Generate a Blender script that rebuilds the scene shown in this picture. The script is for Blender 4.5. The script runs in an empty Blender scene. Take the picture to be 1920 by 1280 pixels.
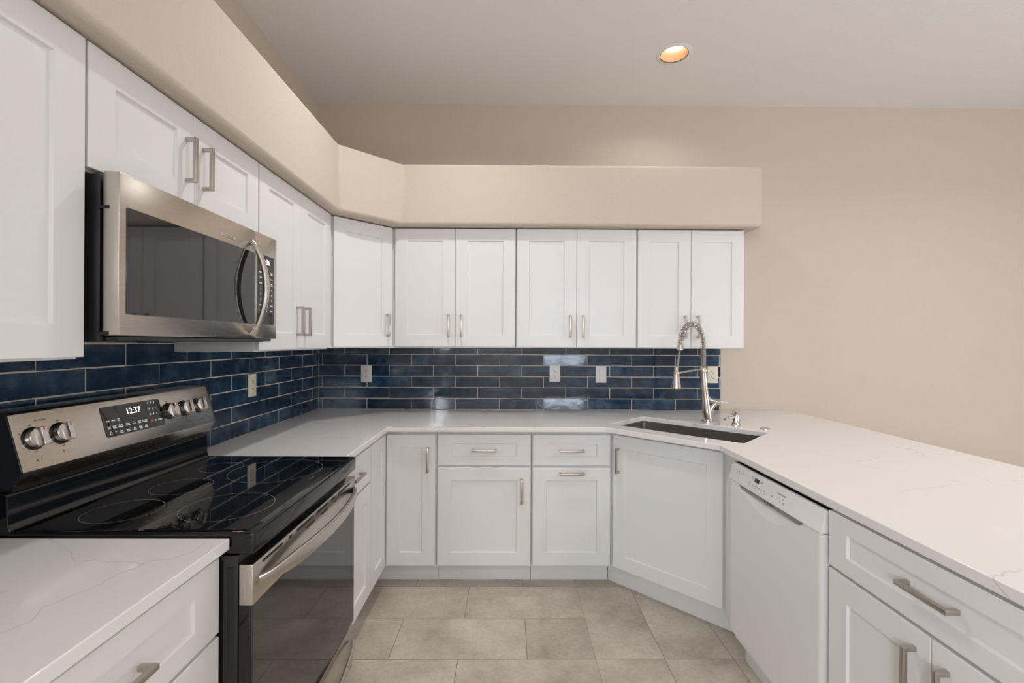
import bpy, bmesh, math, random
from mathutils import Vector, Matrix
R = math.radians
random.seed(7)
scene = bpy.context.scene
COL = scene.collection

# ------------------------------------------------------------------ camera
def rotm():
    yaw, pit, rol = .0077, .0016, .0042
    c, s = math.cos(yaw), math.sin(yaw); A = Matrix(((c, -s, 0), (s, c, 0), (0, 0, 1)))
    c, s = math.cos(pit), math.sin(pit); B = Matrix(((1, 0, 0), (0, c, s), (0, -s, c)))
    c, s = math.cos(rol), math.sin(rol); D = Matrix(((c, 0, s), (0, 1, 0), (-s, 0, c)))
    return D @ B @ A                     # rows: camera right, forward, up
M = rotm()
cam = bpy.data.cameras.new('camera'); camo = bpy.data.objects.new('camera', cam); COL.objects.link(camo)
cam.sensor_width = 36; cam.lens = 875.04 / 1920 * 36; cam.clip_start = .02
mw = Matrix.Identity(4)
for i in range(3):
    mw[i][0] = M[0][i]; mw[i][1] = M[2][i]; mw[i][2] = -M[1][i]
mw.translation = (0, 0, 1.3846)
camo.matrix_world = mw
scene.camera = camo

# ------------------------------------------------------------------ colour management, world, daylight, added fill
vs = scene.view_settings
vs.view_transform = 'Standard'; vs.look = 'None'; vs.gamma = 1; vs.use_curve_mapping = False
vs.exposure = 0.0
world = bpy.data.worlds.new('world'); scene.world = world; world.use_nodes = True
world.node_tree.nodes['Background'].inputs[0].default_value = (.85, .92, 1, 1)
world.node_tree.nodes['Background'].inputs[1].default_value = .6
scene.cycles.max_bounces = 10
scene.cycles.diffuse_bounces = 6
scene.cycles.sample_clamp_indirect = 6

def area(name, loc, rot, sx, sy, power, colour, spread=180, shape='RECTANGLE', grp=''):
    l = bpy.data.lights.new(name, 'AREA'); l.shape = shape; l.size = sx; l.size_y = sy
    l.energy = power; l.color = colour; l.spread = R(spread)
    o = bpy.data.objects.new(name, l); COL.objects.link(o); o.location = loc; o.rotation_euler = rot
    o['grp'] = grp; o['base'] = power
    return o
DAY = (.925, .99, 1.10); WARM = (.98, .965, .95); SKY = (.84, .98, 1.14)
# daylight coming in through the rear window and the low window at the far end of the room, plus two added fill lamps
area('daylight_rear', (1.3, -4.56, 1.83), (R(-90), 0, R(180)), 1.1, .96, 40, SKY, 180, 'RECTANGLE', 'rear')
area('uplight_side', (5.58, .4, 1.2), (0, R(125), 0), .7, 2.1, 20, DAY, 110, 'RECTANGLE', 'side_up')  # tilted-up fill lamp, added to brighten the ceiling
area('daylight_side', (5.60, .4, .82), (0, R(90), 0), .9, 2.1, 22, DAY, 180, 'RECTANGLE', 'side_low')
area('fill_stove_wall', (-1.42, -3.0, 1.85), (0, R(-90), 0), .96, 1.55, 225, DAY, 180, 'RECTANGLE', 'stove_fill')  # broad fill lamp added behind the camera, no known source there
# ceiling can lights
CANS = [(.95, 2.685), (-.3, 2.1), (2.9, 1.3), (2.9, -1.4)]
for i, ((x, y), p) in enumerate(zip(CANS[1:], (9.7, 21, 40))):
    area('can_light', (x, y, 3.046), (0, 0, 0), .11, .11, p, WARM, 150, 'DISK', 'can%d' % (i + 1))

# ------------------------------------------------------------------ node helpers / materials
def mat(name):
    m = bpy.data.materials.new(name); m.use_nodes = True
    nt = m.node_tree; b = nt.nodes['Principled BSDF']
    return m, nt, b
def N(nt, t, **k):
    n = nt.nodes.new(t)
    for a, v in k.items(): setattr(n, a, v)
    return n
def noise(nt, scale, detail=3, rough=.5, vec=None):
    n = N(nt, 'ShaderNodeTexNoise'); n.inputs['Scale'].default_value = scale
    n.inputs['Detail'].default_value = detail; n.inputs['Roughness'].default_value = rough
    if vec is not None: nt.links.new(vec, n.inputs['Vector'])
    return n
def ramp(nt, fac, stops):
    r = N(nt, 'ShaderNodeValToRGB'); e = r.color_ramp.elements
    while len(e) < len(stops): e.new(.5)
    for q, (p, c) in zip(e, stops): q.position = p; q.color = (*c, 1)
    nt.links.new(fac, r.inputs[0]); return r
def geo_pos(nt): return N(nt, 'ShaderNodeNewGeometry').outputs['Position']
def bump(nt, b, h, strength, dist):
    n = N(nt, 'ShaderNodeBump'); n.inputs['Strength'].default_value = strength; n.inputs['Distance'].default_value = dist
    nt.links.new(h, n.inputs['Height']); nt.links.new(n.outputs[0], b.inputs['Normal'])
def plain(name, c, rough=.5, metal=0, ior=1.5, coat=0):
    m, nt, b = mat(name)
    b.inputs['Base Color'].default_value = (*c, 1); b.inputs['Roughness'].default_value = rough
    b.inputs['Metallic'].default_value = metal; b.inputs['IOR'].default_value = ior
    b.inputs['Coat Weight'].default_value = coat
    # faint procedural unevenness of the finish
    n = noise(nt, 60, 2); r = N(nt, 'ShaderNodeMapRange')
    r.inputs[3].default_value = max(0, rough - .02); r.inputs[4].default_value = rough + .03
    nt.links.new(n.outputs[0], r.inputs[0]); nt.links.new(r.outputs[0], b.inputs['Roughness'])
    return m
def painted(name, c, scale=130, strength=.5):
    m, nt, b = mat(name); p = geo_pos(nt)
    b.inputs['Base Color'].default_value = (*c, 1); b.inputs['Roughness'].default_value = .75
    n = noise(nt, scale, 3, .55, p); bump(nt, b, n.outputs[0], strength, .004)
    return m
def steel(name, c, rough, axis):
    m, nt, b = mat(name)
    b.inputs['Base Color'].default_value = (*c, 1); b.inputs['Metallic'].default_value = 1
    tc = N(nt, 'ShaderNodeTexCoord'); mp = N(nt, 'ShaderNodeMapping')
    s = [1600, 1600, 1600]; s[axis] = 9
    mp.inputs['Scale'].default_value = s; nt.links.new(tc.outputs['Object'], mp.inputs[0])
    n = noise(nt, 1, 2, .5, mp.outputs[0]); r = N(nt, 'ShaderNodeMapRange')
    r.inputs[3].default_value = rough - .03; r.inputs[4].default_value = rough + .04
    nt.links.new(n.outputs[0], r.inputs[0]); nt.links.new(r.outputs[0], b.inputs['Roughness'])
    bump(nt, b, n.outputs[0], .012, .0002)
    return m
def emit(name, c, s):
    m, nt, b = mat(name)
    b.inputs['Base Color'].default_value = (*c, 1)
    b.inputs['Emission Color'].default_value = (*c, 1); b.inputs['Emission Strength'].default_value = s
    return m

WALL = painted('beige_wall_paint', (.585, .508, .432))
CEIL = painted('white_ceiling_texture', (.80, .785, .77), 90, .4)
CAB = plain('white_cabinet_paint', (.76, .755, .75), .32)
TOE = plain('white_toe_kick', (.66, .66, .67), .45)
NICKEL = steel('brushed_nickel', (.50, .46, .42), .30, 2)
FAUCET = plain('polished_nickel', (.62, .57, .53), .17, 1)
STEEL = steel('stainless_steel', (.56, .52, .47), .26, 0)
SINKM = steel('sink_steel', (.30, .28, .27), .38, 0)
BLACK = plain('black_enamel', (.004, .004, .005), .05)
SATIN = plain('satin_steel', (.60, .57, .54), .22, 1)
BLACKM = plain('black_painted_metal', (.010, .010, .012), .30)
GLASS = plain('black_ceramic_glass', (.004, .004, .005), .02, 0, 1.6)
DOORGLASS = plain('tinted_oven_glass', (.008, .007, .007), .03, 0, 1.72)
RING = plain('grey_burner_print', (.30, .29, .28), .4)
WHITEP = plain('white_plastic', (.72, .71, .70), .35)
CREAM = plain('cream_plastic', (.74, .70, .58), .35)
APPL = plain('white_appliance_enamel', (.77, .765, .755), .30)
DARKP = plain('dark_print', (.04, .04, .045), .5)
GREYP = plain('grey_print', (.16, .16, .16), .5)
POCKET = plain('dark_grey_grip', (.26, .255, .245), .5)
SLOT = plain('black_slot', (.004, .004, .004), .6)
REDP = plain('red_print', (.60, .06, .02), .5)
WPRINT = emit('white_backlit_print', (.85, .88, .9), .55)
LEDW = emit('white_clock_digits', (.95, .97, 1), 2.2)
LEDR = emit('red_backlit_print', (.75, .12, .04), .35)
BAFFLE = plain('tan_baffle', (.64, .40, .22), .5)
RIMD = plain('bronze_rim', (.10, .07, .05), .5)
BULB = emit('lamp_lens', (1, .95, .86), 2.6)
HOSE = plain('grey_hose', (.23, .22, .23), .4)
CHROME = plain('bright_chrome', (.85, .85, .86), .08, 1)

def quartz():
    m, nt, b = mat('white_quartz'); p = geo_pos(nt)
    d = noise(nt, 1.6, 5, .6, p)
    mx = N(nt, 'ShaderNodeVectorMath', operation='MULTIPLY_ADD'); mx.inputs[1].default_value = (.55, .55, .55)
    nt.links.new(d.outputs['Color'], mx.inputs[0]); nt.links.new(p, mx.inputs[2])
    v = N(nt, 'ShaderNodeTexVoronoi', feature='DISTANCE_TO_EDGE'); v.inputs['Scale'].default_value = 1.9
    nt.links.new(mx.outputs[0], v.inputs['Vector'])
    r = ramp(nt, v.outputs['Distance'], [(0, (1, 1, 1)), (.006, (0, 0, 0))])
    k = noise(nt, 2.3, 2, .5, p); kr = ramp(nt, k.outputs[0], [(.46, (0, 0, 0)), (.62, (1, 1, 1))])
    mu = N(nt, 'ShaderNodeMath', operation='MULTIPLY'); nt.links.new(r.outputs[0], mu.inputs[0]); nt.links.new(kr.outputs[0], mu.inputs[1])
    m2 = N(nt, 'ShaderNodeMath', operation='MULTIPLY'); m2.inputs[1].default_value = .6; nt.links.new(mu.outputs[0], m2.inputs[0])
    mix = N(nt, 'ShaderNodeMix', data_type='RGBA')
    mix.inputs['A'].default_value = (.77, .745, .725, 1); mix.inputs['B'].default_value = (.46, .40, .34, 1)
    nt.links.new(m2.outputs[0], mix.inputs['Factor']); nt.links.new(mix.outputs['Result'], b.inputs['Base Color'])
    b.inputs['Roughness'].default_value = .09; b.inputs['IOR'].default_value = 1.42
    return m
QUARTZ = quartz()

def blue_tile():
    m, nt, b = mat('blue_glazed_tile'); p = geo_pos(nt)
    g = N(nt, 'ShaderNodeNewGeometry')
    off = N(nt, 'ShaderNodeVectorMath', operation='MULTIPLY_ADD'); off.inputs[1].default_value = (9, 9, 9)
    cmb = N(nt, 'ShaderNodeCombineXYZ')
    for i in range(3): nt.links.new(g.outputs['Random Per Island'], cmb.inputs[i])
    nt.links.new(cmb.outputs[0], off.inputs[0]); nt.links.new(p, off.inputs[2])
    n = noise(nt, 11, 4, .6, off.outputs[0])
    r = ramp(nt, n.outputs[0], [(.30, (.008, .022, .044)), (.50, (.015, .042, .078)), (.70, (.045, .088, .135))])
    hs = N(nt, 'ShaderNodeHueSaturation'); mr = N(nt, 'ShaderNodeMapRange'); mr.inputs[3].default_value = .75; mr.inputs[4].default_value = 1.3
    nt.links.new(g.outputs['Random Per Island'], mr.inputs[0]); nt.links.new(mr.outputs[0], hs.inputs['Value'])
    nt.links.new(r.outputs[0], hs.inputs['Color']); nt.links.new(hs.outputs[0], b.inputs['Base Color'])
    b.inputs['Roughness'].default_value = .09; b.inputs['IOR'].default_value = 1.52
    n2 = noise(nt, 16, 2, .5, off.outputs[0]); bump(nt, b, n2.outputs[0], .12, .004)
    return m
TILE = blue_tile()
GROUT = plain('pale_grout', (.64, .56, .48), .8)

def floor_tile():
    m, nt, b = mat('beige_stone_floor_tile'); p = geo_pos(nt)
    sp = N(nt, 'ShaderNodeSeparateXYZ'); nt.links.new(p, sp.inputs[0])
    def shifted(xo, yo, swap, off):
        c = N(nt, 'ShaderNodeCombineXYZ')
        a = N(nt, 'ShaderNodeMath', operation='ADD'); a.inputs[1].default_value = xo
        e = N(nt, 'ShaderNodeMath', operation='ADD'); e.inputs[1].default_value = yo
        nt.links.new(sp.outputs[0], a.inputs[0]); nt.links.new(sp.outputs[1], e.inputs[0])
        nt.links.new((e if swap else a).outputs[0], c.inputs[0]); nt.links.new((a if swap else e).outputs[0], c.inputs[1])
        k = N(nt, 'ShaderNodeTexBrick'); k.offset = off; k.offset_frequency = 2; k.squash = 1
        k.inputs['Scale'].default_value = 1; k.inputs['Mortar Size'].default_value = .0014; k.inputs['Mortar Smooth'].default_value = .1
        k.inputs['Brick Width'].default_value = .606; k.inputs['Row Height'].default_value = .303
        k.inputs['Color1'].default_value = (.0, 0, 0, 1); k.inputs['Color2'].default_value = (1, 1, 1, 1)
        nt.links.new(c.outputs[0], k.inputs[0]); return k
    A = shifted(-.088 + .606 * 20 + .303, -2.04 + .303 * 20, False, .5)
    B = shifted(-.388 + .303 * 20, -2.04 + .606 * 20, True, 0)
    gt = N(nt, 'ShaderNodeMath', operation='GREATER_THAN'); gt.inputs[1].default_value = .388; nt.links.new(sp.outputs[0], gt.inputs[0])
    def pick(o, kind):
        x = N(nt, 'ShaderNodeMix', data_type='RGBA'); nt.links.new(gt.outputs[0], x.inputs['Factor'])
        nt.links.new(A.outputs[o], x.inputs['A']); nt.links.new(B.outputs[o], x.inputs['B']); return x.outputs['Result']
    tint = pick('Color', 0); grout = pick('Fac', 1)
    add = N(nt, 'ShaderNodeVectorMath', operation='MULTIPLY_ADD'); add.inputs[1].default_value = (3, 3, 3)
    nt.links.new(tint, add.inputs[0]); nt.links.new(p, add.inputs[2])
    n = noise(nt, 3.2, 8, .66, add.outputs[0])
    r = ramp(nt, n.outputs[0], [(.34, (.37, .325, .26)), (.5, (.50, .443, .363)), (.66, (.60, .55, .468))])
    nf = noise(nt, 55, 4, .7, add.outputs[0])
    rf = ramp(nt, nf.outputs[0], [(.35, (.90, .90, .90)), (.65, (1.05, 1.05, 1.05))])
    mu = N(nt, 'ShaderNodeMix', data_type='RGBA', blend_type='MULTIPLY'); mu.inputs['Factor'].default_value = 1
    nt.links.new(r.outputs[0], mu.inputs['A']); nt.links.new(rf.outputs[0], mu.inputs['B'])
    mx = N(nt, 'ShaderNodeMix', data_type='RGBA'); mx.inputs['B'].default_value = (.17, .13, .10, 1)
    nt.links.new(grout, mx.inputs['Factor']); nt.links.new(mu.outputs['Result'], mx.inputs['A'])
    nt.links.new(mx.outputs['Result'], b.inputs['Base Color'])
    b.inputs['Roughness'].default_value = .42
    bump(nt, b, n.outputs[0], .12, .004)
    return m
FLOOR = floor_tile()

# ------------------------------------------------------------------ mesh helpers
def merge(bm, t):
    me = bpy.data.meshes.new('tmp'); t.to_mesh(me); t.free(); bm.from_mesh(me); bpy.data.meshes.remove(me)
def box(bm, x0, x1, y0, y1, z0, z1, bev=0, seg=2, mtx=None):
    t = bmesh.new(); bmesh.ops.create_cube(t, size=1)
    for v in t.verts:
        v.co = Vector((x0 + (v.co.x + .5) * (x1 - x0), y0 + (v.co.y + .5) * (y1 - y0), z0 + (v.co.z + .5) * (z1 - z0)))
    if bev: bmesh.ops.bevel(t, geom=t.edges[:], offset=bev, segments=seg, affect='EDGES', profile=.5)
    if mtx is not None: bmesh.ops.transform(t, matrix=mtx, verts=t.verts)
    merge(bm, t)
def prism(bm, pts, axis, a0, a1, bev=0, seg=2, mtx=None, caps=(True, True)):
    """extrude a closed outline along an axis: pts are the other two coordinates in cyclic order y,z / x,z / x,y"""
    def P(u, v, a): return Vector((a, u, v) if axis == 'x' else (u, a, v) if axis == 'y' else (u, v, a))
    t = bmesh.new(); n = len(pts)
    A = [t.verts.new(P(u, v, a0)) for u, v in pts]; B = [t.verts.new(P(u, v, a1)) for u, v in pts]
    for i in range(n): t.faces.new((A[i], A[(i + 1) % n], B[(i + 1) % n], B[i]))
    if caps[0]: t.faces.new(A[::-1])
    if caps[1]: t.faces.new(B)
    bmesh.ops.recalc_face_normals(t, faces=t.faces)
    if bev: bmesh.ops.bevel(t, geom=t.edges[:], offset=bev, segments=seg, affect='EDGES', profile=.5)
    if mtx is not None: bmesh.ops.transform(t, matrix=mtx, verts=t.verts)
    merge(bm, t)
def lathe(bm, prof, seg=32, mtx=None):
    t = bmesh.new(); rings = []
    for r, z in prof:
        rings.append([t.verts.new((r * math.cos(2 * math.pi * i / seg), r * math.sin(2 * math.pi * i / seg), z)) for i in range(seg)])
    for a, b in zip(rings, rings[1:]):
        for i in range(seg): t.faces.new((a[i], a[(i + 1) % seg], b[(i + 1) % seg], b[i]))
    if prof[0] != prof[-1]:
        if prof[0][0] > 1e-6: t.faces.new(rings[0][::-1])
        if prof[-1][0] > 1e-6: t.faces.new(rings[-1])
    bmesh.ops.remove_doubles(t, verts=t.verts, dist=1e-6)
    bmesh.ops.recalc_face_normals(t, faces=t.faces)
    if mtx is not None: bmesh.ops.transform(t, matrix=mtx, verts=t.verts)
    merge(bm, t)
def sweep(bm, pts, sec, up=(0, 0, 1), scale=None, cap=True):
    pts = [Vector(p) for p in pts]; t = bmesh.new(); rings = []; n = len(pts); up = Vector(up)
    for i, p in enumerate(pts):
        T = (pts[min(i + 1, n - 1)] - pts[max(i - 1, 0)]).normalized()
        up = (up - T * up.dot(T)).normalized(); side = T.cross(up)
        s = scale[i] if scale else 1
        s = s if isinstance(s, tuple) else (s, s)
        rings.append([t.verts.new(p + side * a * s[0] + up * b * s[1]) for a, b in sec])
    m = len(sec)
    for a, b in zip(rings, rings[1:]):
        for i in range(m): t.faces.new((a[i], a[(i + 1) % m], b[(i + 1) % m], b[i]))
    if cap: t.faces.new(rings[0][::-1]); t.faces.new(rings[-1])
    bmesh.ops.recalc_face_normals(t, faces=t.faces); merge(bm, t)
def circ(r, n=12): return [(r * math.cos(2 * math.pi * i / n), r * math.sin(2 * math.pi * i / n)) for i in range(n)]
def rrect(w, h, r, n=5):
    out = []
    for cx, cy, a0 in ((w / 2 - r, h / 2 - r, 0), (-w / 2 + r, h / 2 - r, 90), (-w / 2 + r, -h / 2 + r, 180), (w / 2 - r, -h / 2 + r, 270)):
        for i in range(n + 1):
            a = R(a0 + 90 * i / n); out.append((cx + r * math.cos(a), cy + r * math.sin(a)))
    return out
def obj(name, bm, material, parent=None, label=None, angle=35):
    me = bpy.data.meshes.new(name); bm.to_mesh(me); bm.free()
    if isinstance(material, (list, tuple)):
        for q in material: me.materials.append(q)
    else: me.materials.append(material)
    me.shade_smooth(); me.set_sharp_from_angle(angle=R(angle))
    o = bpy.data.objects.new(name, me); COL.objects.link(o)
    if parent is not None: o.parent = parent
    if label: o['label'] = label
    return o
def thing(name, label, cat, loc=(0, 0, 0), rz=0, group=None):
    o = bpy.data.objects.new(name, None); COL.objects.link(o); o.empty_display_size = .1
    o.location = loc; o.rotation_euler = (0, 0, R(rz)); o['label'] = label; o['category'] = cat
    if group: o['group'] = group
    return o
def tag(o, label, cat, group=None):
    o['label'] = label; o['category'] = cat
    if group: o['group'] = group
    return o
def struct(name, bm, m, label=None):
    o = obj(name, bm, m); o['kind'] = 'structure'
    if label: o['label'] = label
    return o
def bm_(): return bmesh.new()
def text(bm, s, size, mtx, depth=.0004, align='CENTER'):
    cu = bpy.data.curves.new('txt', 'FONT'); cu.body = s; cu.size = size; cu.extrude = depth / 2
    cu.align_x = align; cu.align_y = 'CENTER'; cu.space_line = .85; cu.resolution_u = 2
    o = bpy.data.objects.new('txt', cu); COL.objects.link(o)
    me = bpy.data.meshes.new_from_object(o.evaluated_get(bpy.context.evaluated_depsgraph_get()))
    me.transform(mtx); bm.from_mesh(me)
    bpy.data.objects.remove(o); bpy.data.curves.remove(cu); bpy.data.meshes.remove(me)
def face_mtx(x, y, z):
    """writing on a front that looks along local -y"""
    return Matrix.Translation((x, y, z)) @ Matrix.Rotation(R(90), 4, 'X')

# ------------------------------------------------------------------ room shell
XL, YB, ZC = -1.3215, 3.2602, 3.05
XR, YF = 5.5, -4.5
def wall_with_holes(name, axis, at, lo, hi, holes, thick, m):
    """wall slab built from solid strips around its window openings; lo/hi along the wall"""
    bm = bm_(); cuts = sorted(holes); pos = lo
    def slab(a, b, z0, z1):
        if b - a < 1e-4 or z1 - z0 < 1e-4: return
        if axis == 'x': box(bm, a, b, min(at, at + thick), max(at, at + thick), z0, z1)
        else: box(bm, min(at, at + thick), max(at, at + thick), a, b, z0, z1)
    for a, b, z0, z1 in cuts:
        slab(pos, a, 0, ZC); slab(a, b, 0, z0); slab(a, b, z1, ZC); pos = b
    slab(pos, hi, 0, ZC)
    return struct(name, bm, m)
bm = bm_(); box(bm, XL - .15, XR + .15, YF - .15, YB + .15, -.1, 0); struct('floor', bm, FLOOR)
wall_with_holes('wall_back', 'x', YB + .0095, XL - .15, XR + .15, [], .14, WALL)
wall_with_holes('wall_left', 'y', XL - .0095, YF, YB + .008, [(-3.8, -2.2, 1.35, 2.35)], -.14, WALL)  # opening added for the stove-wall fill lamp
wall_with_holes('wall_right', 'y', XR, YF, YB + .008, [(-.7, 1.5, .35, 1.6)], .14, WALL)
wall_with_holes('wall_front', 'x', YF, XL - .15, XR + .15, [(.75, 1.85, 1.35, 2.31)], -.14, WALL)
# ceiling with the opening of the recessed lamp
def plan_with_hole(bm, outer, holes, z0, z1):
    t = bmesh.new(); edges = []
    for loop in [outer] + holes:
        vs_ = [t.verts.new((x, y, z0)) for x, y in loop]
        edges += [t.edges.new((vs_[i], vs_[(i + 1) % len(vs_)])) for i in range(len(vs_))]
    bmesh.ops.triangle_fill(t, edges=edges, use_beauty=True, use_dissolve=False)
    g = bmesh.ops.extrude_face_region(t, geom=t.faces[:])
    for v in g['geom']:
        if isinstance(v, bmesh.types.BMVert): v.co.z = z1
    bmesh.ops.recalc_face_normals(t, faces=t.faces); merge(bm, t)
LX, LY = CANS[0]
bm = bm_()
plan_with_hole(bm, [(XL - .15, YF - .15), (XR + .15, YF - .15), (XR + .15, YB + .15), (XL - .15, YB + .15)],
               [[(LX + .081 * math.cos(2 * math.pi * i / 40), LY + .081 * math.sin(2 * math.pi * i / 40)) for i in range(40)]], ZC, ZC + .12)
struct('ceiling', bm, CEIL)
# window frames (out of the photograph, carrying the daylight; the stove-wall one is added for its fill lamp)
FRAME = plain('white_window_frame', (.75, .75, .74), .4)
for k, (ax, at, a, b, z0, z1, n) in enumerate([('x', YF - .03, .75, 1.85, 1.35, 2.31, 2), ('y', XR + .04, -.7, 1.5, .35, 1.6, 2), ('y', XL - .05, -3.8, -2.2, 1.35, 2.35, 2)]):
    bm = bm_()
    def bar(u0, u1, v0, v1):
        if ax == 'x': box(bm, u0, u1, at - .03, at + .03, v0, v1, .004)
        else: box(bm, at - .03, at + .03, u0, u1, v0, v1, .004)
    bar(a, b, z0, z0 + .06); bar(a, b, z1 - .06, z1)
    for i in range(n + 1):
        u = a + (b - a - .06) * i / n; bar(u, u + .06, z0 + .06, z1 - .06)
    struct('window_%d' % (k + 1), bm, FRAME)
# soffit above the wall cabinets
bm = bm_()
S0, S1 = 2.097, 2.468
prism(bm, [(XL - .006, -2.0), (-.932, -2.0), (-.932, 2.556), (-.648, 2.84), (1.555, 2.84), (1.555, YB + .006), (XL - .006, YB + .006)], 'z', S0, S1)
sof = struct('trim_1', bm, WALL, 'beige plastered soffit above the wall cabinets')
mod = sof.modifiers.new('round', 'BEVEL'); mod.width = .018; mod.segments = 4; mod.limit_method = 'ANGLE'; mod.angle_limit = R(30)

# ------------------------------------------------------------------ tiled backsplashes
TP, RP, Z0 = .308, .0767, .9142
def splash(name, label, on_back, lo, hi, ztop, odd_off, even_off, tilts, holes=()):
    bm = bm_(); g = .0022
    if on_back: box(bm, lo, hi, YB + .0015, YB + .0075, Z0, ztop)
    else: box(bm, XL - .0075, XL - .0015, lo, hi, Z0, ztop)
    for f in bm.faces: f.material_index = 1
    r = 0
    while Z0 + r * RP < ztop - .004:
        z0 = Z0 + r * RP; z1 = min(z0 + RP, ztop); off = odd_off if r % 2 == 0 else even_off
        k = math.floor((lo - off) / TP) - 1
        while off + k * TP < hi:
            a, b = max(off + k * TP, lo), min(off + (k + 1) * TP, hi)
            if b - a > .006:
                t = bmesh.new(); bmesh.ops.create_cube(t, size=1)
                w, h = (b - a - g), (z1 - z0 - g)
                for v in t.verts: v.co = Vector((v.co.x * w, v.co.y * .0076, v.co.z * h))
                bmesh.ops.bevel(t, geom=[e for e in t.edges if all(v.co.y < 0 for v in e.verts)], offset=.0018, segments=3, affect='EDGES')
                tx, tz = tilts.get((r, k), (random.gauss(0, .22), random.gauss(0, .18)))
                mt = Matrix.Rotation(R(tz), 4, 'Z') @ Matrix.Rotation(R(tx), 4, 'X')
                fw = h / 2 * math.sin(R(abs(tx))) * 1.0 if abs(tx) > .9 else 0
                if on_back: mt = Matrix.Translation(((a + b) / 2, YB + .0037 - fw, (z0 + z1) / 2)) @ mt
                else: mt = Matrix.Translation((XL - .0037, (a + b) / 2, (z0 + z1) / 2)) @ Matrix.Rotation(R(90), 4, 'Z') @ mt
                bmesh.ops.transform(t, matrix=mt, verts=t.verts); merge(bm, t)
            k += 1
        r += 1
    o = obj(name, bm, [TILE, GROUT])
    return tag(o, label, 'backsplash')
splash('tile_backsplash', 'glossy navy subway tile backsplash behind the faucet and sink', True, XL + .001, 1.4905, 1.3475, -1.2921, -1.2921 + TP / 2,
       {(4, 5): (-2.0, .1), (0, 5): (-5.6, .1), (1, 7): (-.8, -.25)})
splash('tile_backsplash', 'glossy navy subway tile backsplash behind the stove', False, .30, YB - .001, 1.392, 1.3163 + TP / 2, 1.3163, {})

# ------------------------------------------------------------------ cabinets
def shaker(x0, x1, z0, z1, sx, sz, mtx=None, t=.020):
    bm = bm_(); e = .0014
    def loop(ix, iz, y): return [bm.verts.new((x, y, z)) for x, z in ((x0 + ix, z0 + iz), (x1 - ix, z0 + iz), (x1 - ix, z1 - iz), (x0 + ix, z1 - iz))]
    L = [loop(0, 0, t), loop(0, 0, e), loop(e, e, 0), loop(sx, sz, 0), loop(sx + .0035, sz + .0035, .0075)]
    for a, b in zip(L, L[1:]):
        for i in range(4): bm.faces.new((a[i], a[(i + 1) % 4], b[(i + 1) % 4], b[i]))
    bm.faces.new(L[0][::-1]); bm.faces.new(L[-1])
    bmesh.ops.recalc_face_normals(bm, faces=bm.faces)
    if mtx is not None: bmesh.ops.transform(bm, matrix=mtx, verts=bm.verts)
    return bm
HL = .138
def pull(kind, a, b, mtx=None, L=HL):
    """bar pull; 'v': centre x=a, bottom z=b; 'h': centre x=a, centre z=b"""
    bm = bm_(); d, s = .034, .0115
    out = [(0, 0), (L, 0), (L, 0)]
    pts = [(0, 0), (0, -d), (L, -d), (L, 0), (L - s, 0), (L - s, -d + s), (s, -d + s), (s, 0)]
    if kind == 'v': prism(bm, [(y, b + l) for l, y in pts], 'x', a - s / 2, a + s / 2, .0012, 2)
    else: prism(bm, [(a - L / 2 + l, y) for l, y in pts], 'z', b - s / 2, b + s / 2, .0012, 2)
    if mtx is not None: bmesh.ops.transform(bm, matrix=mtx, verts=bm.verts)
    return bm
def front(root, kind, x0, x1, z0, z1, handle=None, mtx=None, sx=.075, sz=None):
    sz = sz if sz is not None else (.073 if kind == 'door' else .050)
    d = obj(kind, shaker(x0, x1, z0, z1, sx, sz, mtx), CAB, root)
    if handle: obj('handle', pull(handle[0], handle[1], handle[2], mtx), NICKEL, d, 'brushed nickel bar handle')
    return d
def wall_cab(label, loc, rz, w, z0, z1, doors, depth=.351):
    root = thing('wall_cabinet', label, 'cabinet', loc, rz, 'white wall cabinets')
    bm = bm_(); box(bm, .0008, w - .0008, .0212, depth, z0 - .006, z1, .001, 1)
    obj('body', bm, CAB, root)
    for x0, x1, h in doors: front(root, 'door', x0, x1, z0, z1 - .002, h)
    return root
UZ0, UZ1 = 1.3545, 2.092
XU = -.990; UDL = -XU + XL + .0005   # face of the wall cabinets along the stove wall
dL = -(XL - XU) - .001
def pair(w, z0, g=.0025, e=.003, off=.040, hz=.062):
    m = w / 2
    return [(e, m - g / 2, ('v', m - off, z0 + hz)), (m + g / 2, w - e, ('v', m + off, z0 + hz))]
# along the stove wall (local x runs towards the corner)
wall_cab('tall white wall cabinet beside the microwave, over the short counter', (XU, .345, 0), 90, .755, UZ0 - .008, UZ1, pair(.755, UZ0 - .008), dL)
wall_cab('short white two-door wall cabinet above the microwave', (XU, 1.102, 0), 90, .7515, 1.794, UZ1, pair(.7515, 1.794, hz=.076), dL)
wall_cab('white two-door wall cabinet between the microwave and the angled corner cabinet', (XU, 1.8545, 0), 90, .755, UZ0 - .006, UZ1, pair(.755, UZ0 - .006, e=.006), dL)
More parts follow.
